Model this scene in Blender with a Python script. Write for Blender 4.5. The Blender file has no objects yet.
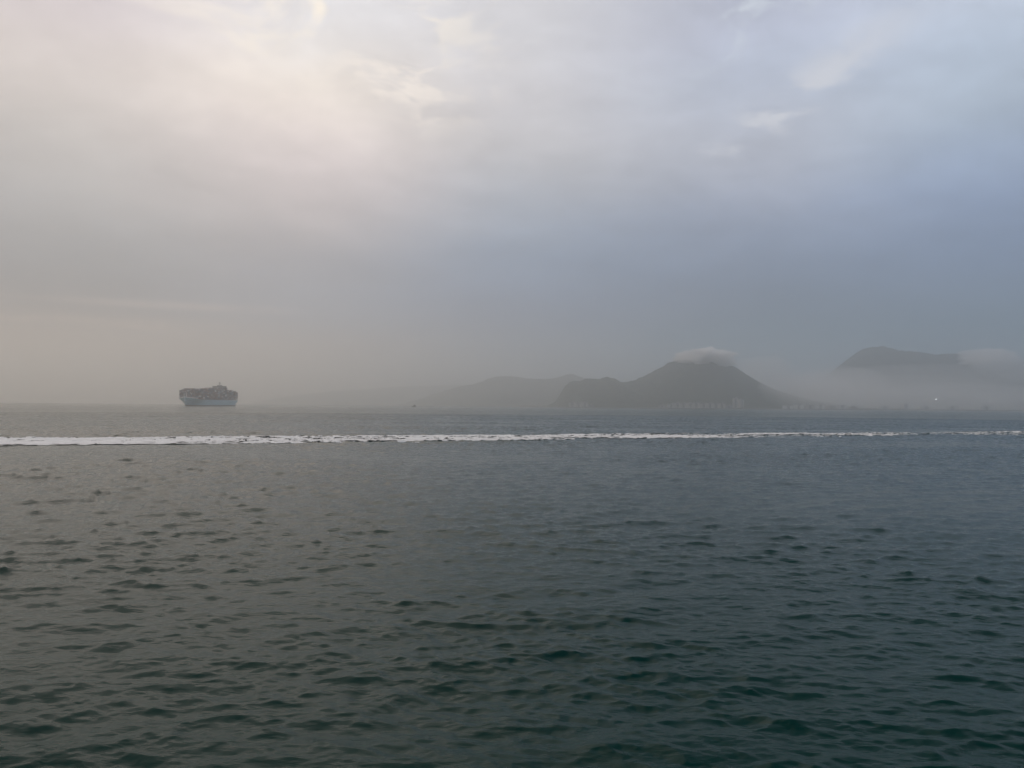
import bpy, bmesh, math, random
import numpy as np
from mathutils import Vector, Matrix, noise as mnoise

R = math.radians
sc = bpy.context.scene
COL = sc.collection
random.seed(7)

# ------------------------------------------------------------------ camera
F = 788.0                      # focal length in pixels of the 1024 px wide frame
CAM_H = 7.0
PITCH = 1.585
ROLL = 0.45
cd = bpy.data.cameras.new('camera')
cam = bpy.data.objects.new('camera', cd); COL.objects.link(cam)
cd.sensor_width = 36.0
cd.lens = 36.0 * F / 1024.0
cd.clip_start = 0.1; cd.clip_end = 60000
cam.matrix_world = (Matrix.Translation((0, 0, CAM_H)) @ Matrix.Rotation(R(90 + PITCH), 4, 'X')
                    @ Matrix.Rotation(R(ROLL), 4, 'Z'))
sc.camera = cam

# ------------------------------------------------------------------ world: overcast sky, a warm break in the cloud to the upper left
SUN_AZ, SUN_EL = -37.0, 46.0
# cloud brightness by direction: rows = height above horizon (sin), columns = sin(azimuth); linear rgb
SKY_U = [-0.506, -0.26, 0.010, 0.300, 0.527]
SKY_Z = [0.0, 0.05, 0.11, 0.20, 0.295, 0.375, 0.445, 0.70, 1.0]
SKY = [
 [(0.400,0.290,0.235),(0.390,0.295,0.245),(0.061,0.087,0.131),(0.226,0.252,0.285),(0.458,0.438,0.434),(0.567,0.522,0.524),(0.538,0.498,0.557),(0.500,0.470,0.460),(0.360,0.360,0.370)],
 [(0.380,0.295,0.250),(0.370,0.300,0.265),(0.215,0.251,0.326),(0.333,0.325,0.358),(0.684,0.607,0.601),(0.842,0.769,0.710),(0.723,0.725,0.762),(0.600,0.560,0.540),(0.340,0.350,0.360)],
 [(0.250,0.285,0.310),(0.250,0.290,0.340),(0.158,0.213,0.320),(0.249,0.320,0.438),(0.473,0.482,0.522),(0.580,0.572,0.602),(0.645,0.650,0.695),(0.420,0.420,0.440),(0.280,0.290,0.310)],
 [(0.120,0.250,0.340),(0.120,0.250,0.340),(0.105,0.167,0.250),(0.247,0.305,0.432),(0.499,0.527,0.618),(0.537,0.591,0.720),(0.509,0.545,0.676),(0.280,0.310,0.360),(0.220,0.240,0.270)],
 [(0.100,0.220,0.300),(0.100,0.220,0.310),(0.126,0.202,0.303),(0.245,0.325,0.498),(0.429,0.509,0.628),(0.516,0.593,0.716),(0.581,0.637,0.756),(0.240,0.280,0.340),(0.180,0.200,0.240)],
]
BG = 0.1                       # world Background strength; cloud radiance below is divided by it

w = bpy.data.worlds.new('World'); sc.world = w; w.use_nodes = True
nt = w.node_tree; nt.nodes.clear()
N = nt.nodes.new; L = nt.links.new
def math_node(op, a, b=None, c=None, clamp=False):
    n = N('ShaderNodeMath'); n.operation = op; n.use_clamp = clamp
    for i, v in enumerate((a, b, c)):
        if v is None: continue
        if isinstance(v, (int, float)): n.inputs[i].default_value = v
        else: L(v, n.inputs[i])
    return n.outputs[0]
def noise_node(vec, scale, detail=4, rough=.5, dist=0.0):
    n = N('ShaderNodeTexNoise'); n.inputs['Scale'].default_value = scale
    n.inputs['Detail'].default_value = detail; n.inputs['Roughness'].default_value = rough
    n.inputs['Distortion'].default_value = dist
    L(vec, n.inputs['Vector']); return n.outputs['Fac']
def rng(v, a, b, c=0.0, d=1.0, kind='SMOOTHSTEP'):
    n = N('ShaderNodeMapRange'); n.interpolation_type = kind
    n.inputs['From Min'].default_value = a; n.inputs['From Max'].default_value = b
    n.inputs['To Min'].default_value = c; n.inputs['To Max'].default_value = d
    L(v, n.inputs['Value']); return n.outputs['Result']
def mixc(f, a, b, blend='MIX'):
    n = N('ShaderNodeMix'); n.data_type = 'RGBA'; n.blend_type = blend; n.clamp_factor = True
    for i, v in ((0, f), (6, a), (7, b)):
        if isinstance(v, (int, float)): n.inputs[i].default_value = v
        elif isinstance(v, tuple): n.inputs[i].default_value = (*v, 1)
        else: L(v, n.inputs[i])
    return n.outputs[2]
tc = N('ShaderNodeTexCoord')
sep = N('ShaderNodeSeparateXYZ'); L(tc.outputs['Generated'], sep.inputs[0])
x, y, z = sep.outputs
hz = math_node('SQRT', math_node('ADD', math_node('MULTIPLY', x, x), math_node('ADD', math_node('MULTIPLY', y, y), 1e-5)))
u = math_node('DIVIDE', x, hz)
# the cloud sheet seen in perspective: nearly flat overhead, foreshortened at the horizon
zz = math_node('ADD', math_node('MAXIMUM', z, 0.0), 0.16)
pc = N('ShaderNodeCombineXYZ')
L(math_node('DIVIDE', x, zz), pc.inputs[0]); L(math_node('DIVIDE', y, zz), pc.inputs[1])
pv = pc.outputs[0]
warp_u = noise_node(pv, 0.55, 3, .5); warp_z = noise_node(pv, 0.8, 4, .55, .3)
zfade = rng(z, 0.03, 0.3)
u2 = math_node('ADD', u, math_node('MULTIPLY', math_node('SUBTRACT', warp_u, .5), 0.16))
z2 = math_node('ADD', z, math_node('MULTIPLY', math_node('MULTIPLY', math_node('SUBTRACT', warp_z, .5), 0.14), zfade))
cols = []
for row in SKY:
    r = N('ShaderNodeValToRGB'); r.color_ramp.interpolation = 'CARDINAL'
    e = r.color_ramp.elements
    while len(e) < len(SKY_Z): e.new(0.5)
    for k, (p, c) in enumerate(zip(SKY_Z, row)):
        e[k].position = p; e[k].color = (*c, 1)
    L(z2, r.inputs[0]); cols.append(r.outputs[0])
cl = cols[0]
for i in range(1, 5):
    cl = mixc(rng(u2, SKY_U[i-1], SKY_U[i]), cl, cols[i])
# cloud texture: soft billows, finer and stronger higher up
fb = noise_node(pv, 1.5, 7, .55, .4)
fb2 = noise_node(pv, 4.2, 6, .6, .2); fb3 = noise_node(pv, 12.0, 6, .62, .3)
soft = math_node('ADD', math_node('MULTIPLY', math_node('SUBTRACT', fb, .5), .75), math_node('ADD', math_node('MULTIPLY', math_node('SUBTRACT', fb2, .5), .42), math_node('MULTIPLY', math_node('SUBTRACT', fb3, .5), .16)))
gain = math_node('ADD', 1.0, math_node('MULTIPLY', soft, rng(z, 0.04, 0.32, .25, 1.0)))
cl = mixc(1.0, cl, gain, 'MULTIPLY')
# brighter breaks in the sheet: (azimuth deg, elevation deg, half width u, half height z, colour, amount)
def breaks(cl, az, el, wu, wz, col, amt, ns, lo, hi, tilt=0.0):
    cu, cz = math.sin(R(az)), math.sin(R(el))
    du = math_node('SUBTRACT', u, cu)
    dz = math_node('SUBTRACT', math_node('SUBTRACT', z, cz), math_node('MULTIPLY', du, tilt))
    d = math_node('SQRT', math_node('ADD', math_node('POWER', math_node('DIVIDE', du, wu), 2), math_node('POWER', math_node('DIVIDE', dz, wz), 2)))
    m = rng(d, 1.0, 0.0)
    nn = rng(noise_node(pv, ns, 6, .6, .5), lo, hi)
    return mixc(math_node('MULTIPLY', math_node('MULTIPLY', m, nn), amt), cl, col)
cl = breaks(cl, -13, 26, .30, .10, (1.0, .92, .80), .95, 4.5, .50, .64)
cl = breaks(cl, -8, 22, .16, .07, (1.0, .91, .82), .7, 7.0, .50, .62)
cl = breaks(cl, 20, 20.5, .17, .045, (.74, .75, .80), .9, 5.0, .46, .60, .55)
cl = breaks(cl, 17, 26, .25, .05, (.70, .76, .84), .8, 5.0, .48, .62, .4)
cl = breaks(cl, -28, 5, .25, .016, (.72, .55, .45), .35, 1.2, .42, .6)
cl = breaks(cl, -22, 6.5, .22, .008, (.70, .56, .50), .35, 1.0, .40, .6)
vs = N('ShaderNodeVectorMath'); vs.operation = 'SCALE'; L(cl, vs.inputs[0]); vs.inputs['Scale'].default_value = 1.0 / BG
sky = N('ShaderNodeTexSky'); sky.sky_type = 'NISHITA'; sky.sun_disc = False
sky.sun_elevation = R(SUN_EL); sky.sun_rotation = R(SUN_AZ)
sky.air_density = 1.0; sky.dust_density = 2.0; sky.ozone_density = 1.0
both = mixc(0.94, sky.outputs[0], vs.outputs[0])       # 94 % cloud cover
bg = N('ShaderNodeBackground'); bg.inputs['Strength'].default_value = BG
L(both, bg.inputs['Color'])
wo = N('ShaderNodeOutputWorld'); L(bg.outputs[0], wo.inputs['Surface'])

# ------------------------------------------------------------------ sun behind the overcast
sl = bpy.data.lights.new('sun', 'SUN'); sl.energy = 0.85; sl.angle = R(72); sl.color = (1.0, .80, .63)
so = bpy.data.objects.new('sun', sl); COL.objects.link(so)
sd = Vector((math.sin(R(SUN_AZ)) * math.cos(R(SUN_EL)), math.cos(R(SUN_AZ)) * math.cos(R(SUN_EL)), math.sin(R(SUN_EL))))
so.rotation_euler = sd.to_track_quat('Z', 'Y').to_euler()
so.location = (0, 0, 2000)

sc.view_settings.view_transform = 'Standard'; sc.view_settings.look = 'None'
sc.view_settings.exposure = 0.0; sc.view_settings.gamma = 1.0; sc.view_settings.use_curve_mapping = False
sc.cycles.volume_bounces = 20
sc.cycles.max_bounces = 24

# ------------------------------------------------------------------ helpers
def tag(o, label=None, cat=None, group=None, kind=None):
    if label: o['label'] = label
    if cat: o['category'] = cat
    if group: o['group'] = group
    if kind: o['kind'] = kind
    return o
def new_mat(name, color, rough=.6, metal=0.0, var=0.0, vscale=.2, emit=0.0):
    m = bpy.data.materials.new(name); m.use_nodes = True
    t = m.node_tree; b = t.nodes['Principled BSDF']
    b.inputs['Roughness'].default_value = rough; b.inputs['Metallic'].default_value = metal
    b.inputs['Base Color'].default_value = (*color, 1)
    if var:
        n = t.nodes.new('ShaderNodeTexNoise'); n.inputs['Scale'].default_value = vscale; n.inputs['Detail'].default_value = 5
        c = t.nodes.new('ShaderNodeTexCoord'); t.links.new(c.outputs['Object'], n.inputs['Vector'])
        r = t.nodes.new('ShaderNodeValToRGB')
        r.color_ramp.elements[0].position = .3; r.color_ramp.elements[1].position = .7
        r.color_ramp.elements[0].color = (*[v * (1 - var) for v in color], 1)
        r.color_ramp.elements[1].color = (*[v * (1 + var) for v in color], 1)
        t.links.new(n.outputs['Fac'], r.inputs[0]); t.links.new(r.outputs[0], b.inputs['Base Color'])
    if emit:
        b.inputs['Emission Color'].default_value = (*color, 1); b.inputs['Emission Strength'].default_value = emit
    return m
def vol_mat(name, density, color=(1, 1, 1), g=0.0):
    m = bpy.data.materials.new(name); m.use_nodes = True
    t = m.node_tree; t.nodes.clear()
    v = t.nodes.new('ShaderNodeVolumePrincipled'); o = t.nodes.new('ShaderNodeOutputMaterial')
    v.inputs['Density'].default_value = density; v.inputs['Color'].default_value = (*color, 1)
    v.inputs['Anisotropy'].default_value = g
    t.links.new(v.outputs[0], o.inputs['Volume'])
    return m
def box(bm, cx, cy, z0, sx, sy, sz, rot=0.0):
    m = Matrix.Translation((cx, cy, z0 + sz / 2)) @ Matrix.Rotation(rot, 4, 'Z') @ Matrix.Diagonal((sx, sy, sz, 1))
    bmesh.ops.create_cube(bm, size=1, matrix=m)
def cyl(bm, p0, p1, r0, r1=None, seg=8):
    p0, p1 = Vector(p0), Vector(p1); d = p1 - p0
    m = Matrix.Translation((p0 + p1) / 2) @ d.to_track_quat('Z', 'Y').to_matrix().to_4x4()
    bmesh.ops.create_cone(bm, cap_ends=True, segments=seg, radius1=r0, radius2=r0 if r1 is None else r1, depth=d.length, matrix=m)
def obj(name, bm, mat, parent=None, smooth=False):
    me = bpy.data.meshes.new(name); bm.to_mesh(me); bm.free()
    if mat: me.materials.append(mat)
    if smooth: me.polygons.foreach_set('use_smooth', [True] * len(me.polygons))
    o = bpy.data.objects.new(name, me); COL.objects.link(o)
    if parent: o.parent = parent
    return o
def empty(name, loc, rz=0.0):
    o = bpy.data.objects.new(name, None); COL.objects.link(o); o.location = loc; o.rotation_euler = (0, 0, rz); return o
def grid_mesh(name, P, quads, mat, smooth=True):
    me = bpy.data.meshes.new(name)
    nv, nf = len(P), len(quads)
    me.vertices.add(nv); me.vertices.foreach_set('co', np.ascontiguousarray(P, np.float32).ravel())
    me.loops.add(nf * 4); me.loops.foreach_set('vertex_index', np.ascontiguousarray(quads, np.int32).ravel())
    me.polygons.add(nf); me.polygons.foreach_set('loop_start', np.arange(0, nf * 4, 4, dtype=np.int32))
    me.polygons.foreach_set('use_smooth', np.full(nf, smooth, bool))
    me.update(calc_edges=True); me.validate()
    if mat: me.materials.append(mat)
    o = bpy.data.objects.new(name, me); COL.objects.link(o)
    return o
def at(px, Y):
    return (px - 512.0) / F * Y
def horizon(px):
    return 405.8 + (px - 512.0) * 0.00785
def height(px, py, Y):
    return CAM_H + (horizon(px) - py) / F * Y
class VNoise:
    def __init__(s, seed, n=256):
        s.t = np.random.default_rng(seed).random((n, n)); s.n = n
    def __call__(s, a, b):
        ia, ib = np.floor(a).astype(int), np.floor(b).astype(int)
        fa, fb_ = a - ia, b - ib
        fa = fa * fa * (3 - 2 * fa); fb_ = fb_ * fb_ * (3 - 2 * fb_)
        n = s.n; t = s.t
        i0, i1, j0, j1 = ia % n, (ia + 1) % n, ib % n, (ib + 1) % n
        return (t[i0, j0] * (1 - fa) + t[i1, j0] * fa) * (1 - fb_) + (t[i0, j1] * (1 - fa) + t[i1, j1] * fa) * fb_
    def fbm(s, a, b, oct=4):
        v, amp, tot = 0, 1, 0
        for k in range(oct):
            v = v + amp * s(a * 2 ** k + 17 * k, b * 2 ** k + 31 * k); tot += amp; amp *= .5
        return v / tot
VN = [VNoise(k) for k in range(6)]

# ------------------------------------------------------------------ the sea: a wind-chop spectrum summed on a grid
class OceanTile:
    def __init__(s, size, n, wind, V, spread, seed, std, kmax):
        g = np.random.default_rng(seed)
        k1 = np.fft.fftfreq(n, size / n) * 2 * np.pi
        kx, ky = np.meshgrid(k1, k1, indexing='ij'); k = np.hypot(kx, ky); k[0, 0] = 1
        Lw = V * V / 9.81
        c = (kx * wind[0] + ky * wind[1]) / k
        P = np.exp(-1 / (k * Lw) ** 2) / k ** 3.7 * (spread + (1 - spread) * c ** 6) * np.exp(-(k / kmax) ** 2)
        P[0, 0] = 0
        h = (g.normal(size=(n, n)) + 1j * g.normal(size=(n, n))) * np.sqrt(P)
        z = np.fft.ifft2(h).real; a = std / z.std()
        s.z = z * a
        s.dx = np.fft.ifft2(1j * kx / k * h).real * a; s.dy = np.fft.ifft2(1j * ky / k * h).real * a
        s.size, s.n = size, n
    def sample(s, a, b):
        a = a / s.size * s.n; b = b / s.size * s.n
        ia, ib = np.floor(a).astype(int), np.floor(b).astype(int); fa, fb_ = a - ia, b - ib
        n = s.n; i0, i1, j0, j1 = ia % n, (ia + 1) % n, ib % n, (ib + 1) % n
        w00, w10, w01, w11 = (1 - fa) * (1 - fb_), fa * (1 - fb_), (1 - fa) * fb_, fa * fb_
        return [t[i0, j0] * w00 + t[i1, j0] * w10 + t[i0, j1] * w01 + t[i1, j1] * w11 for t in (s.z, s.dx, s.dy)]
wd = np.array([0.36, -0.93])
T1 = OceanTile(69.0, 720, wd, 2.6, .05, 3, 0.042, 30.0)
T2 = OceanTile(41.0, 640, wd, 1.75, .12, 5, 0.029, 40.0)
CA, SA = math.cos(R(33)), math.sin(R(33))
CHOP = 1.0
def sea(a, b):
    """displaced water position for a rest position (a, b)"""
    r = np.hypot(a, b)
    fade = 1 / (1 + (r / 1500.0) ** 2)
    gust = np.maximum(.50, .05 + 1.95 * VN[0].fbm(a / 34 + 90, b / 22 + 40, 4))      # livelier and calmer patches
    z1, x1, y1 = T1.sample(a, b)
    z2, x2, y2 = T2.sample(a * CA - b * SA, a * SA + b * CA)
    x2, y2 = x2 * CA + y2 * SA, -x2 * SA + y2 * CA
    f = fade * gust
    return a + CHOP * f * (x1 + x2), b + CHOP * f * (y1 + y2), f * (z1 + z2)

fine = np.arange(-44, 44.01, 0.115)
coarse = np.arange(44, 316.01, 4.0)[1:-1]
ang = np.radians(np.concatenate([fine, coarse]))
rr = [3.0, 8.0]
r = 11.0
while r < 13900:
    step = r * r / (CAM_H * F) * 0.75
    if r < 640: step = min(step, 0.55)
    r += max(step, .05); rr.append(r)
    if r > 2500: break
rr += list(np.geomspace(r, 14000, 40)[1:])
rr = np.array(rr)
na, nr = len(ang), len(rr)
A = np.sin(ang)[None, :] * rr[:, None]; B = np.cos(ang)[None, :] * rr[:, None]
X_, Y_, Z_ = sea(A.ravel(), B.ravel())
P = np.stack([X_, Y_, Z_], 1)
idx = np.arange(na * nr).reshape(nr, na)
nx = np.roll(idx, -1, 1)
q = np.stack([idx[:-1], idx[1:], nx[1:], nx[:-1]], -1).reshape(-1, 4)
hub = np.full((na, 4), 0)
P = np.vstack([P, [[0, 0, 0]]])
m = bpy.data.materials.new('sea_water'); m.use_nodes = True
t = m.node_tree; b = t.nodes['Principled BSDF']
b.inputs['Base Color'].default_value = (.001, .030, .026, 1)
b.inputs['Roughness'].default_value = .06; b.inputs['IOR'].default_value = 1.33
geo = t.nodes.new('ShaderNodeNewGeometry')
def wn(scale, detail, sx=1.0, rot=0.0):
    mp = t.nodes.new('ShaderNodeMapping'); mp.inputs['Scale'].default_value = (sx, 1, 1); mp.inputs['Rotation'].default_value = (0, 0, rot)
    t.links.new(geo.outputs['Position'], mp.inputs['Vector'])
    n = t.nodes.new('ShaderNodeTexNoise'); n.inputs['Scale'].default_value = scale; n.inputs['Detail'].default_value = detail
    n.inputs['Roughness'].default_value = .55; t.links.new(mp.outputs[0], n.inputs['Vector']); return n.outputs['Fac']
b1 = t.nodes.new('ShaderNodeBump'); b1.inputs['Distance'].default_value = .05; b1.inputs['Strength'].default_value = .8
t.links.new(wn(3.6, 4, .5, .35), b1.inputs['Height'])
# beyond the modelled chop the same waves are carried by a broader bump
dl = t.nodes.new('ShaderNodeVectorMath'); dl.operation = 'LENGTH'; t.links.new(geo.outputs['Position'], dl.inputs[0])
dm = t.nodes.new('ShaderNodeMapRange'); dm.interpolation_type = 'SMOOTHSTEP'
dm.inputs['From Min'].default_value = 350; dm.inputs['From Max'].default_value = 750; t.links.new(dl.outputs['Value'], dm.inputs['Value'])
rm = t.nodes.new('ShaderNodeMapRange'); rm.inputs['From Min'].default_value = 120; rm.inputs['From Max'].default_value = 900
rm.inputs['To Min'].default_value = .06; rm.inputs['To Max'].default_value = .15
t.links.new(dl.outputs['Value'], rm.inputs['Value']); t.links.new(rm.outputs['Result'], b.inputs['Roughness'])
b2 = t.nodes.new('ShaderNodeBump'); b2.inputs['Distance'].default_value = 1.3
t.links.new(dm.outputs['Result'], b2.inputs['Strength'])
t.links.new(wn(.30, 5, .55, .35), b2.inputs['Height']); t.links.new(b2.outputs[0], b1.inputs['Normal'])
t.links.new(b1.outputs[0], b.inputs['Normal'])
b.inputs['Specular IOR Level'].default_value = .105
sea_o = grid_mesh('sea', P, q, m)
# close the small hole under the viewpoint
bm = bmesh.new()
tag(sea_o, 'dark green choppy sea filling the lower half of the view', 'sea', kind='structure')
bm.free()

# ------------------------------------------------------------------ wake foam: torn sheet of foam riding on the water
p0, p1 = np.array([-91.0, 138.0]), np.array([156.0, 239.0])
du_ = (p1 - p0) / np.linalg.norm(p1 - p0); dv_ = np.array([-du_[1], du_[0]])
S = np.arange(-90, 420, 0.34); V = np.arange(-24, 24, 0.30)
SS, VV = np.meshgrid(S, V, indexing='ij')
a = p0[0] + du_[0] * SS + dv_[0] * VV; bb = p0[1] + du_[1] * SS + dv_[1] * VV
fx, fy, fz = sea(a.ravel(), bb.ravel())
lump = VN[1].fbm(SS / 1.1, VV / .8, 3)
age = np.clip((SS + 20) / 330, 0, 1)
wob = 3.2 * (VN[2].fbm(SS / 30, SS * 0 + 3, 3) - .5) * 2
half = 17.0 - 8.0 * age + 5 * (VN[2].fbm(SS / 14, VV * 0 + 9, 3) - .5) 
edge = 1 - np.clip((np.abs(VV - wob) - half * .55) / (half * .55), 0, 1)
fz = fz + (.03 + (.07 + .10 * lump) * np.clip(edge * 1.6, 0, 1)).ravel()
cover = np.clip(1.30 - 1.12 * age ** .55, 0, .97) * np.clip(edge * 1.1, 0, 1) ** .8
streak = .68 * VN[3].fbm(SS / 22, VV / 1.4, 4) + .32 * VN[4].fbm(SS / 1.6, VV / .9, 2)
rank = np.empty(streak.size); rank[np.argsort(streak.ravel())] = np.linspace(0, 1, streak.size)
keep = (rank.reshape(streak.shape) < cover) & (edge > .02)
kc = keep[:-1, :-1]
idf = np.arange(SS.size).reshape(SS.shape)
qf = np.stack([idf[:-1, :-1], idf[1:, :-1], idf[1:, 1:], idf[:-1, 1:]], -1)[kc]
used = np.unique(qf); remap = np.zeros(SS.size, int); remap[used] = np.arange(len(used))
fm = new_mat('foam', (.84, .85, .85), .8, var=.12, vscale=.6)
foam = grid_mesh('wake_foam', np.stack([fx, fy, fz], 1)[used], remap[qf], fm)
tag(foam, 'long white band of wake foam lying across the sea', 'foam', kind='stuff')

# ------------------------------------------------------------------ hills
def hill(name, Y, depth, profile, seed, label, amp=14, col=(.045, .058, .040), tip=None):
    """profile: (px, py) skyline points as seen from the deck at distance Y; the ridge runs along x and falls off to the shore"""
    px = np.array([p[0] for p in profile], float); py = np.array([p[1] for p in profile], float)
    xs = at(px, Y); hs = np.maximum(height(px, py, Y), -6)
    gx = np.linspace(xs[0], xs[-1], 260); gy = np.linspace(-1, 1, 90)
    hh = np.interp(gx, xs, hs)
    k = np.hanning(9); k /= k.sum(); hh = np.convolve(np.pad(hh, 4, 'edge'), k, 'valid')
    GX, GY = np.meshgrid(gx, gy, indexing='ij')
    nz = VN[seed % 6].fbm(GX / 420 + seed * 7, GY * depth / 420 + seed, 5) - .5
    ridge_off = .16 * (VN[(seed + 1) % 6].fbm(GX / 900 + 5, GX * 0 + seed, 3) - .5)
    d = np.abs(GY - ridge_off)
    base = np.clip(1 - d ** 1.25, 0, 1) ** 1.15
    gul = 1 - .55 * (1 - base) * (VN[(seed + 2) % 6].fbm(GX / 260 + 3, GY * 1.3 + 9, 3))
    trees = (VN[(seed + 3) % 6].fbm(GX / 26, GY * depth / 26, 3) - .5) * amp
    Z = hh[:, None] * base * gul + nz * 70 * base * (1 - base) * 4 * (hh[:, None] / 300) + trees * np.clip(hh[:, None] / 60, 0, 1) * base ** .3
    Z = np.where(base <= 0, -8, Z)
    Pn = np.stack([GX.ravel(), Y + GY.ravel() * depth, Z.ravel()], 1)
    ii = np.arange(Pn.shape[0]).reshape(GX.shape)
    qq = np.stack([ii[:-1, :-1], ii[1:, :-1], ii[1:, 1:], ii[:-1, 1:]], -1).reshape(-1, 4)
    hm = new_mat(name + '_scrub', col, .9, var=.45, vscale=.02)
    o = grid_mesh(name, Pn, qq, hm)
    tag(o, label, 'hill', kind='structure')
    return o
hill('hill', 5000, 700, [(540, 409), (556, 402), (565, 386), (572, 380.5), (578, 381.5), (586, 378.6), (598, 379.5), (607, 376.3), (613, 378.5), (621, 382.5), (630, 381.5),
      (640, 378.0), (650, 373.5), (660, 367.5), (668, 363.2), (676, 359.8), (688, 355.8), (699, 353.2), (710, 355.6), (720, 359.6), (730, 364.5), (738, 369.0), (746, 375), (756, 381.5),
      (768, 387), (782, 392.5), (800, 398), (826, 403), (850, 409)], 1, 'dark humped hill with a white cloud resting on its summit')
hill('hill', 8200, 900, [(400, 405), (424, 398), (446, 390), (462, 386), (474, 384), (480, 382.5), (488, 378.5), (497, 376.5), (508, 375.8), (520, 377), (530, 378.6), (544, 379), (556, 378),
      (564, 375.5), (571, 373.5), (580, 377), (600, 383), (640, 392), (700, 404)], 2, 'pale low ridge fading behind the smaller dark hill')
hill('hill', 12200, 1000, [(250, 404), (290, 396), (330, 391.5), (370, 389.0), (400, 386.5), (425, 386), (450, 385), (480, 385), (520, 388), (560, 392), (620, 400)], 3,
     'faintest far ridge almost lost in haze beside the pale low ridge')
hill('mountain', 5900, 700, [(760, 409), (790, 399), (815, 386), (838, 368), (850, 358.5), (858, 352.5), (866, 348.0), (874, 346.2), (880, 346.6), (886, 344.8), (892, 347.5), (900, 350), (910, 351), (922, 351.8),
      (936, 354), (950, 353.2), (962, 353.5), (972, 352), (990, 354), (1010, 360), (1040, 365), (1100, 372), (1160, 384), (1230, 409)], 4, 'tall mountain ridge rising above low mist beyond the shore')

# ------------------------------------------------------------------ shore strip under the hills
bm = bmesh.new()
pts_front = [(520, 4700), (560, 4300), (640, 4180), (760, 4180), (860, 4190), (960, 4400), (1080, 4600), (1240, 4700)]
ft, fb0, bt = [], [], []
for px_, Y in pts_front:
    X0 = at(px_, Y)
    fb0.append(bm.verts.new((X0, Y, -2))); ft.append(bm.verts.new((X0, Y + 6, 3.2))); bt.append(bm.verts.new((X0 * 1.18, Y + 1400, 14)))
for i in range(len(ft) - 1):
    bm.faces.new((fb0[i], fb0[i+1], ft[i+1], ft[i])); bm.faces.new((ft[i], ft[i+1], bt[i+1], bt[i]))
shore = obj('shore', bm, new_mat('shore_ground', (.16, .16, .145), .9, var=.3, vscale=.02))
tag(shore, 'low built-up shore strip at the foot of the dark hill', 'shore', kind='structure')

# ------------------------------------------------------------------ buildings on the shore
wall_a = new_mat('pale_render', (.55, .53, .50), .8, var=.12, vscale=.05)
wall_b = new_mat('grey_render', (.36, .36, .37), .8, var=.12, vscale=.05)
wall_c = new_mat('white_render', (.78, .78, .77), .8, var=.08, vscale=.05)
glass = new_mat('window_glass', (.05, .06, .07), .2)
roofm = new_mat('roof_felt', (.42, .41, .40), .9)
def building(px_, Y, wx, dy, h, mat, label, z0=3.0, cat='apartment block', group=None):
    e = empty('apartment_block', (at(px_, Y), Y, z0))
    e.rotation_euler.z = R(random.uniform(-25, 25))
    tag(e, label, cat, group)
    bm = bmesh.new(); box(bm, 0, 0, 0, wx, dy, h)
    box(bm, -wx * .25, -dy / 2 - .6, 0, wx * .16, 1.6, h * .96); box(bm, wx * .25, -dy / 2 - .6, 0, wx * .16, 1.6, h * .96)
    obj('wall', bm, mat, e)
    bm = bmesh.new(); box(bm, 0, 0, h, wx * 1.03, dy * 1.03, .9); box(bm, wx * .12, 0, h + .9, wx * .3, dy * .5, 4.2)
    obj('roof', bm, roofm, e)
    nfl = max(2, int(h / 3.2))
    step = max(1, int(nfl / 14))
    for k in range(0, nfl, step):
        bm = bmesh.new()
        box(bm, 0, -dy / 2 - .05, 1.0 + k * h / nfl, wx * .3, .3, 1.7 * (1 if step == 1 else 1.3))
        obj('window', bm, glass, e)
    return e
SP = 'pale low blocks along the shore at the foot of the dark hill'
for px_, wx, h, mt in ((572.5, 40, 25, wall_a), (579, 36, 18, wall_a), (584.5, 38, 26, wall_a), (591, 36, 13, wall_b)):
    building(px_, 4335, wx, 18, h, mt, 'pale low block on the shore under the small dark hill', group='pale blocks under the small dark hill')
for px_, wx, h, mt in ((662, 36, 13, wall_b), (671, 40, 20, wall_a), (677.5, 38, 26, wall_a), (684, 40, 23, wall_a), (690, 38, 25, wall_a), (696.5, 40, 28, wall_a), (703, 42, 22, wall_a), (710, 40, 27, wall_a),
                       (716.5, 38, 23, wall_a), (722, 36, 26, wall_a), (729, 36, 15, wall_b)):
    building(px_, 4225 + random.uniform(-15, 30), wx, 18, h, mt, 'pale low block in the row under the cloud-capped hill', group=SP)
building(735.5, 4250, 26, 24, 52, wall_a, 'slim pale tower block standing past the shore row', z0=6)
building(741, 4270, 24, 24, 45, wall_a, 'slightly shorter pale tower block beside the slim one', z0=6)
building(828.5, 5300, 38, 30, 172, wall_b, 'grey high-rise tower standing in mist below the mountain', z0=12)
building(839.5, 5350, 40, 30, 160, wall_b, 'second grey high-rise tower in mist, slightly lower', z0=12)
for px_, wx, h, mt in ((788, 52, 16, wall_c), (799, 50, 22, wall_c), (810, 48, 18, wall_a), (820, 50, 20, wall_c), (831, 52, 15, wall_a), (842, 50, 19, wall_c), (853, 44, 15, wall_a)):
    building(px_, 4250 + random.uniform(-15, 40), wx, 20, h, mt, 'pale low block on the misty shore left of the mountain', group='blocks on the misty shore')
for px_, wx, h, mt in ((884, 66, 15, wall_c), (905, 34, 28, wall_c), (926, 66, 14, wall_c), (952, 64, 17, wall_c), (985, 66, 16, wall_c)):
    building(px_, 4560 + random.uniform(-20, 60), wx, 22, h, mt, 'faint block in haze on the shore below the mountain', z0=5, group='faint blocks below the mountain')

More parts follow.
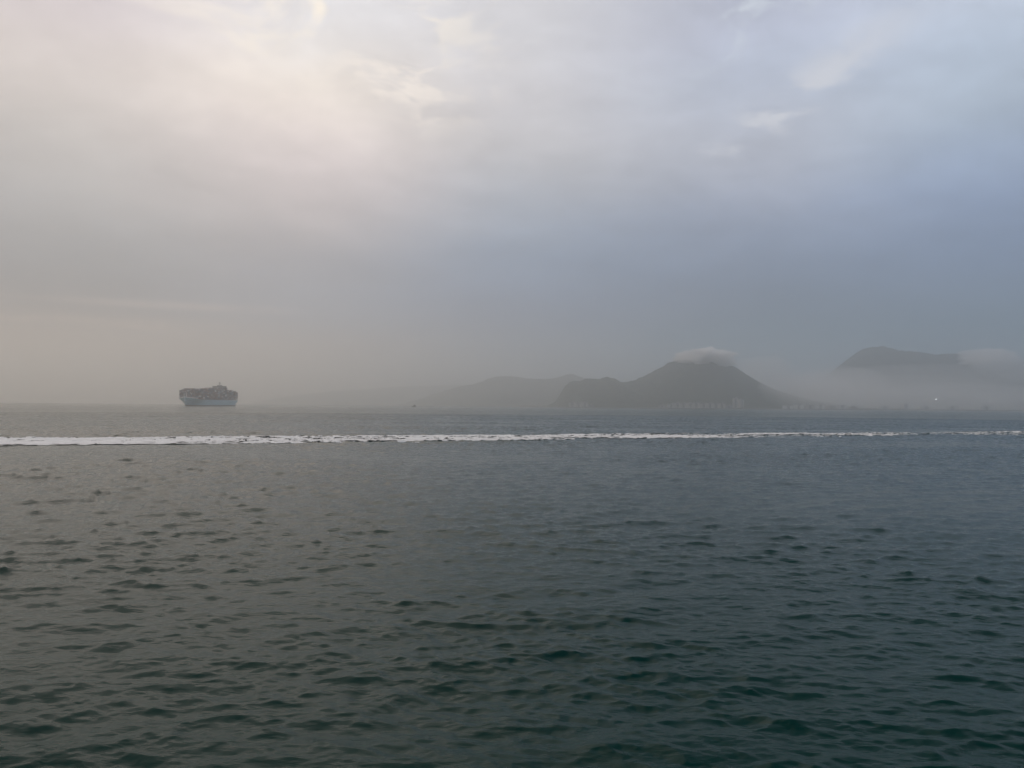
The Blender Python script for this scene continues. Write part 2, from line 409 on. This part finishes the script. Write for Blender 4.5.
# ------------------------------------------------------------------ floodlights shining through the haze
steel = new_mat('galvanised_steel', (.35, .36, .37), .5, .6)
lampm = new_mat('floodlight_glow', (.93, .93, 1.0), .4, emit=1.0)
def floodlight(px_, py, Y, strength, sz, label):
    zt = height(px_, py, Y); g = 8.0
    e = empty('floodlight_mast', (at(px_, Y), Y, g)); tag(e, label, 'floodlight')
    bm = bmesh.new(); cyl(bm, (0, 0, -4), (0, 0, zt - g), .9, .4, 10); obj('mast', bm, steel, e)
    bm = bmesh.new(); box(bm, 0, 0, zt - g - sz / 2, sz * 1.5, .6, sz); obj('headframe', bm, steel, e)
    lm = lampm.copy(); lm.node_tree.nodes['Principled BSDF'].inputs['Emission Strength'].default_value = strength
    for i in (-1, 1):
        bm = bmesh.new(); box(bm, i * sz * .36, -.5, zt - g - sz * .42, sz * .62, .4, sz * .84); obj('lamp', bm, lm, e)
floodlight(936.3, 399.2, 4650, 11.0, 4.2, 'bright white floodlight shining on the hazy shore')
floodlight(990.5, 402.0, 4650, 4.5, 3.6, 'dim whitish floodlight farther right on the hazy shore')
# mast on the mountain ridge
e = empty('radio_mast', (at(973, 5900), 5900, height(973, 353, 5900) - 25)); tag(e, 'thin radio mast on the mountain ridge beside the white cloud', 'mast')
bm = bmesh.new()
for i in range(4):
    a_ = math.pi / 2 * i
    cyl(bm, (4 * math.cos(a_), 4 * math.sin(a_), 0), (.8 * math.cos(a_), .8 * math.sin(a_), 58), .7, .5, 6)
for k in range(9): box(bm, 0, 0, 5 + k * 6, 7 * (1 - k / 11), 7 * (1 - k / 11), .6)
obj('lattice', bm, steel, e)
bm = bmesh.new(); cyl(bm, (0, 0, 58), (0, 0, 72), .5, .3, 6); obj('antenna', bm, steel, e)

# ------------------------------------------------------------------ container ship
SHIP_Y = 2050.0
hull_blue = new_mat('pale_blue_hull_paint', (.40, .57, .64), .5, var=.06, vscale=.03)
hull_dark = new_mat('dark_boot_top', (.06, .05, .055), .6)
white = new_mat('white_ship_paint', (.78, .78, .76), .5)
grey = new_mat('grey_ship_steel', (.30, .31, .32), .6)
ship = empty('container_ship', (at(209.3, SHIP_Y), SHIP_Y, 0))
SHIP_ANG = R(272)    # bow points toward the viewer and to the left
ship.rotation_euler.z = SHIP_ANG
tag(ship, 'pale blue container ship loaded high, out on the hazy sea', 'ship')
LEN, HB = 330.0, 24.0
def hull_bm(levels, z_of):
    """levels: fractions of height 0 (water) .. 1 (deck); x axis runs to the bow"""
    bm = bmesh.new(); rings = []
    st = np.concatenate([np.linspace(-1, .55, 12), np.linspace(.6, 1, 12)])
    for lv in levels:
        top = []
        for s in st:
            xx = s * LEN / 2
            # breadth at the deck stays full far forward, at the water it tapers early (bow flare)
            tb = 1 - np.clip((s - .80) / .20, 0, 1) ** 2.0
            wb = 1 - np.clip((s - .50) / .46, 0, 1) ** 1.6
            sb = 1 - .35 * np.clip((-s - .86) / .14, 0, 1) * (1 - lv)
            f = lv ** 1.7
            hbr = HB * max(.0, (wb * (1 - f) + tb * f)) * sb
            if s >= .999: xx += 7.0 * (lv - .5)
            if s <= -.999: xx += 9.0 * (1 - lv)
            sheer = 5.0 * np.clip((s - .72) / .28, 0, 1) ** 1.5
            top.append((xx, hbr, z_of(lv) + sheer * lv))
        rings.append(top)
    grid = []
    for ring in rings:
        port = [bm.verts.new((x_, h_, z_)) for x_, h_, z_ in ring]
        star = [bm.verts.new((x_, -h_, z_)) for x_, h_, z_ in ring]
        grid.append((port, star))
    for (pa, sa), (pb, sb_) in zip(grid[:-1], grid[1:]):
        for i in range(len(st) - 1):
            bm.faces.new((pa[i], pb[i], pb[i+1], pa[i+1])); bm.faces.new((sa[i+1], sb_[i+1], sb_[i], sa[i]))
        bm.faces.new((sa[0], sb_[0], pb[0], pa[0]))
    p_, s_ = grid[-1]
    for i in range(len(st) - 1): bm.faces.new((p_[i], s_[i], s_[i+1], p_[i+1]))
    bmesh.ops.remove_doubles(bm, verts=bm.verts, dist=.01)
    bmesh.ops.recalc_face_normals(bm, faces=bm.faces)
    return bm
DECK = 16.0
obj('hull', hull_bm(np.linspace(.16, 1, 7), lambda l: DECK * l), hull_blue, ship)
obj('boot_topping', hull_bm((0, .08, .158), lambda l: DECK * l - (1.2 if l == 0 else 0)), hull_dark, ship)
bm = bmesh.new()
for s in (-1, 1):
    prev = None
    for k in range(9):
        f = k / 8; xx = 140 + 28 * f; yy = s * HB * (1 - max(0, (xx / 165 - .80) / .2) ** 2.0) if xx < 165 else 0
        cur = (xx, yy * .99, DECK + 5 * max(0, (xx / 165 - .72) / .28) ** 1.5)
        if prev:
            a0, a1 = bm.verts.new(prev), bm.verts.new(cur)
            b1_, b0_ = bm.verts.new((cur[0], cur[1], cur[2] + 2.2)), bm.verts.new((prev[0], prev[1], prev[2] + 2.2))
            bm.faces.new((a0, a1, b1_, b0_))
        prev = cur
obj('bulwark', bm, white, ship)
# accommodation block, three quarters aft
SX = -80.0
FX = -127.0
bm = bmesh.new(); box(bm, SX, 0, DECK, 13, 32, 34.5); obj('deckhouse', bm, grey, ship)
bm = bmesh.new(); box(bm, SX + 1, 0, DECK + 34.52, 12, 34, 3.4); br = obj('bridge', bm, grey, ship)
bm = bmesh.new(); box(bm, SX + 7.05, 0, DECK + 35.7, .2, 31, 1.5); box(bm, SX + 1, 17.05, DECK + 35.7, 9, .2, 1.5); box(bm, SX + 1, -17.05, DECK + 35.7, 9, .2, 1.5); obj('window_band', bm, glass, br)
for k in range(8):
    bm = bmesh.new(); box(bm, SX, 16.05, DECK + 2.2 + k * 3.7, 9, .2, 1.1); obj('window', bm, glass, ship)
bm = bmesh.new(); cyl(bm, (SX, 0, DECK + 37.9), (SX, 0, DECK + 50), 1.1, .6); box(bm, SX, 0, DECK + 44, 3, 9, .9); box(bm, SX, 0, DECK + 47, 2, 5, .9); box(bm, SX, 0, DECK + 37.94, 6, 12, 3); obj('mast', bm, grey, ship)
bm = bmesh.new(); box(bm, FX, 0, DECK, 10, 36, 25); box(bm, FX, 0, DECK + 25.02, 8, 11, 9); obj('funnel', bm, white, ship)
bm = bmesh.new(); cyl(bm, (157, 0, DECK + 3), (157, 0, DECK + 19), .8, .4); box(bm, 157, 0, DECK + 13, 1, 5, .7); obj('foremast', bm, white, ship)
# bays, front to back, and the lashing bridges between them
bays = []
xb = 132.0
while xb > -158:
    if not (SX - 13.5 < xb < SX + 14 or FX - 12 < xb < FX + 12): bays.append(xb)
    xb -= 13.6
def tiers(k, xb):
    if k == 0: return 8
    if k == 1: return 9
    f = (132 - xb) / 290
    if xb < SX: return 10 if xb > FX else (9 if xb > -148 else 8)
    return [9, 9, 10, 9, 9, 10, 9, 10, 10, 10, 11, 11, 11, 12, 12, 12, 12][k % 17]
for xb in bays[::1]:
    bm = bmesh.new()
    for j in range(-9, 10, 3): box(bm, xb - 7.2, j * 2.5, DECK, .8, .5, 14)
    for k in range(4): box(bm, xb - 7.2, 0, DECK + 3 + k * 3.3, .9, 46, .35)
    obj('lashing_bridge', bm, grey, ship)
# one container, then copies
cm = bpy.data.materials.new('container_paint'); cm.use_nodes = True
tt = cm.node_tree; oi = tt.nodes.new('ShaderNodeObjectInfo'); nn = tt.nodes.new('ShaderNodeTexNoise'); nn.inputs['Scale'].default_value = .6
mx = tt.nodes.new('ShaderNodeMix'); mx.data_type = 'RGBA'; mx.blend_type = 'MULTIPLY'; mx.inputs[0].default_value = .35
tt.links.new(oi.outputs['Color'], mx.inputs[6]); tt.links.new(nn.outputs['Fac'], mx.inputs[7])
tt.links.new(mx.outputs[2], tt.nodes['Principled BSDF'].inputs['Base Color']); tt.nodes['Principled BSDF'].inputs['Roughness'].default_value = .6
def container_bm(l=12.19, wd_=2.42, h=2.57):
    bm = bmesh.new()
    n = 12
    for sy in (-1, 1):                                     # corrugated sides
        row = []
        for i in range(2 * n + 1):
            xx = -l / 2 + .15 + (l - .3) * i / (2 * n); yy = sy * (wd_ / 2 - (.06 if i % 2 else .14))
            row.append((bm.verts.new((xx, yy, .12)), bm.verts.new((xx, yy, h - .1))))
        for p, q_ in zip(row[:-1], row[1:]): bm.faces.new((p[0], q_[0], q_[1], p[1]))
    box(bm, 0, 0, 0, l - .3, wd_ - .1, .12); box(bm, 0, 0, h - .1, l - .3, wd_ - .06, .08)
    for sx in (-1, 1):
        box(bm, sx * (l / 2 - .2), 0, .12, .06, wd_ - .3, h - .22)
        for sy in (-1, 1): box(bm, sx * (l / 2 - .08), sy * (wd_ / 2 - .08), 0, .16, .16, h)
        for sy in (-.6, -.25, .25, .6): box(bm, sx * (l / 2 - .13), sy, .15, .06, .06, h - .3)
    return bm
PAL = [(0.199, 0.104, 0.104), (0.293, 0.189, 0.189), (0.116, 0.116, 0.133), (0.343, 0.343, 0.378), (0.132, 0.166, 0.262), (0.337, 0.277, 0.268), (0.152, 0.109, 0.117), (0.7, 0.7, 0.7), (0.152, 0.161, 0.204)]
WT = [5, 4, 3, 4, 4, 2, 3, 3, 3]
proto = None
SHM = Matrix.Translation(ship.location) @ Matrix.Rotation(SHIP_ANG, 4, 'Z')
inner = bmesh.new(); n_cont = 0
COLS = [(-9.0 + j) * 2.55 for j in range(19)]
def put(lx, ly, lz):
    global proto, n_cont
    if proto is None:
        o = obj('shipping_container', container_bm(), cm); proto = o
    else:
        o = proto.copy(); COL.objects.link(o)
    p = SHM @ Vector((lx, ly, lz)); o.location = p; o.rotation_euler = (0, 0, SHIP_ANG)
    o.color = (*random.choices(PAL, WT)[0], 1)
    tag(o, 'shipping container stacked on the deck of the pale blue ship', 'container', 'containers stacked on the pale blue ship')
    n_cont += 1
BASE = DECK + 1.8
for k, xb in enumerate(bays):
    nt_ = tiers(k, xb)
    for lv in range(nt_):
        zc = BASE + lv * 2.6
        put(xb, COLS[-1], zc)                              # the side seen broadside
        if k == 0:
            for c in COLS[:-1]: put(xb, c, zc)             # the front of the first bay
    # the rest of the bay: packed solid behind the outer row
    for j, c in enumerate(COLS[:-1] if k else []):
        hh_ = nt_ - (random.random() < .15)
        box(inner, xb, c, BASE, 12.1, 2.4, hh_ * 2.6 - .05)
im = bpy.data.materials.new('container_stack_paint'); im.use_nodes = True
tt = im.node_tree; ge = tt.nodes.new('ShaderNodeTexCoord'); mp = tt.nodes.new('ShaderNodeVectorMath'); mp.operation = 'SNAP'
mp.inputs[1].default_value = (14.4, 2.55, 2.6); tt.links.new(ge.outputs['Object'], mp.inputs[0])
wn_ = tt.nodes.new('ShaderNodeTexWhiteNoise'); tt.links.new(mp.outputs[0], wn_.inputs['Vector'])
cr = tt.nodes.new('ShaderNodeValToRGB'); cr.color_ramp.interpolation = 'CONSTANT'
els = cr.color_ramp.elements
while len(els) < len(PAL): els.new(.5)
for k, c in enumerate(PAL): els[k].position = k / len(PAL); els[k].color = (*c, 1)
tt.links.new(wn_.outputs['Value'], cr.inputs[0]); tt.links.new(cr.outputs[0], tt.nodes['Principled BSDF'].inputs['Base Color'])
io = obj('stacked_containers', inner, im); io.matrix_world = SHM
tag(io, 'mass of containers packed across the deck of the pale blue ship', 'containers', 'containers stacked on the pale blue ship', 'stuff')

# ------------------------------------------------------------------ small launch far out
BY = 2700.0
boat = empty('motor_launch', (at(414.3, BY), BY, 0), R(155)); boat.scale = (1.35, 1.35, 1.35); tag(boat, 'tiny dark motor launch far out on the hazy sea', 'boat')
dark = new_mat('dark_boat_paint', (.03, .03, .035), .5)
bm = bmesh.new(); secs = []
for s, wv, zt in ((-6, 2.0, 1.7), (-3, 2.3, 1.6), (1, 2.2, 1.8), (4, 1.3, 2.2), (6.5, .05, 2.7)):
    secs.append([bm.verts.new(v) for v in ((s, wv, zt), (s * .96, wv * .75, -.3), (s * .96, -wv * .75, -.3), (s, -wv, zt))])
for p, q_ in zip(secs[:-1], secs[1:]):
    for i in range(4): bm.faces.new((p[i], q_[i], q_[(i+1) % 4], p[(i+1) % 4]))
bm.faces.new(secs[0]); obj('hull', bm, dark, boat)
bm = bmesh.new(); box(bm, -1.5, 0, 1.7, 6, 3.2, 2.4); box(bm, -2, 0, 4.1, 3.2, 2.6, 1.9); obj('cabin', bm, dark, boat)
bm = bmesh.new(); box(bm, -2, 0, 4.6, 3.3, 2.7, .8); obj('window_band', bm, glass, boat)
bm = bmesh.new(); cyl(bm, (-2.6, 0, 6), (-2.6, 0, 10.5), .15, .08); obj('mast', bm, steel, boat)

# ------------------------------------------------------------------ mist banks and hill clouds
def blob(name, c, s, density, seed, label, rough=.28, fr=1.6, sub=5, g=.5):
    bm = bmesh.new(); bmesh.ops.create_icosphere(bm, subdivisions=sub, radius=1)
    off = Vector((seed * 7.3, seed * 3.1, seed))
    for v in bm.verts:
        n_ = v.co.normalized()
        k = 1 + rough * (mnoise.fractal(n_ * fr + off, 1.0, 2.0, 4))
        v.co = Vector((n_.x * s[0] * k, n_.y * s[1] * k, n_.z * s[2] * k))
    o = obj(name, bm, vol_mat(name + '_vapour', density, g=g), smooth=True); o.location = c
    tag(o, label, 'cloud', kind='stuff'); return o
def cloud(px_, py, Y, wpx, hpx, dy, density, seed, label, name='cloud', **k):
    return blob(name, (at(px_, Y), Y, height(px_, py, Y)), (wpx / F * Y, dy, hpx / F * Y), density, seed, label, **k)
cloud(706, 357.6, 4930, 25, 8.2, 230, .10, 1, 'white cap of cloud on the summit of the dark hill', rough=.5, fr=2.0)
cloud(726, 363.2, 4860, 11, 3.2, 150, .03, 12, 'small wisp of cloud sliding down the right side of the summit', rough=.5, fr=2.2)
cloud(692, 360.5, 4920, 19, 3.2, 180, .02, 2, 'thin veil of cloud along the left of the summit', rough=.3)
cloud(985, 360.0, 5750, 24, 10.0, 260, .022, 3, 'pale cloud spilling over the right end of the mountain', rough=.5, fr=2.0)
cloud(1012, 371.0, 5650, 40, 11.0, 240, .004, 4, 'thin cloud sinking down the mountain flank on the right')
cloud(762, 372.0, 5400, 26, 16.0, 400, .0012, 5, 'faint cloud puff drifting between the dark hill and the mountain')
for k, (px_, py_, Y, wp, hp, dn) in enumerate(((930, 404, 5150, 200, 38, .0009), (900, 404, 5120, 150, 28, .0008), (965, 405, 5060, 150, 22, .0009), (905, 404, 5000, 190, 15, .0010), (806, 400, 4600, 56, 25, .0022), (842, 391, 5020, 44, 25, .0012))):
    cloud(px_, py_, Y, wp, hp, 420, dn, 6 + k, 'low mist hiding the foot of the mountain and the shore', name='mist', rough=.12, fr=1.0)

# ------------------------------------------------------------------ the hazy air over the whole bay
HAZE = 0.00026
bm = bmesh.new(); box(bm, 0, 0, -2.2, 28200, 28200, 625)
hz_o = obj('haze', bm, vol_mat('hazy_air', HAZE, (.945, .955, .94), .84))
tag(hz_o, 'pale hazy air over the sea and shore', 'haze', kind='stuff')
print('containers', n_cont, 'sea verts', len(P))
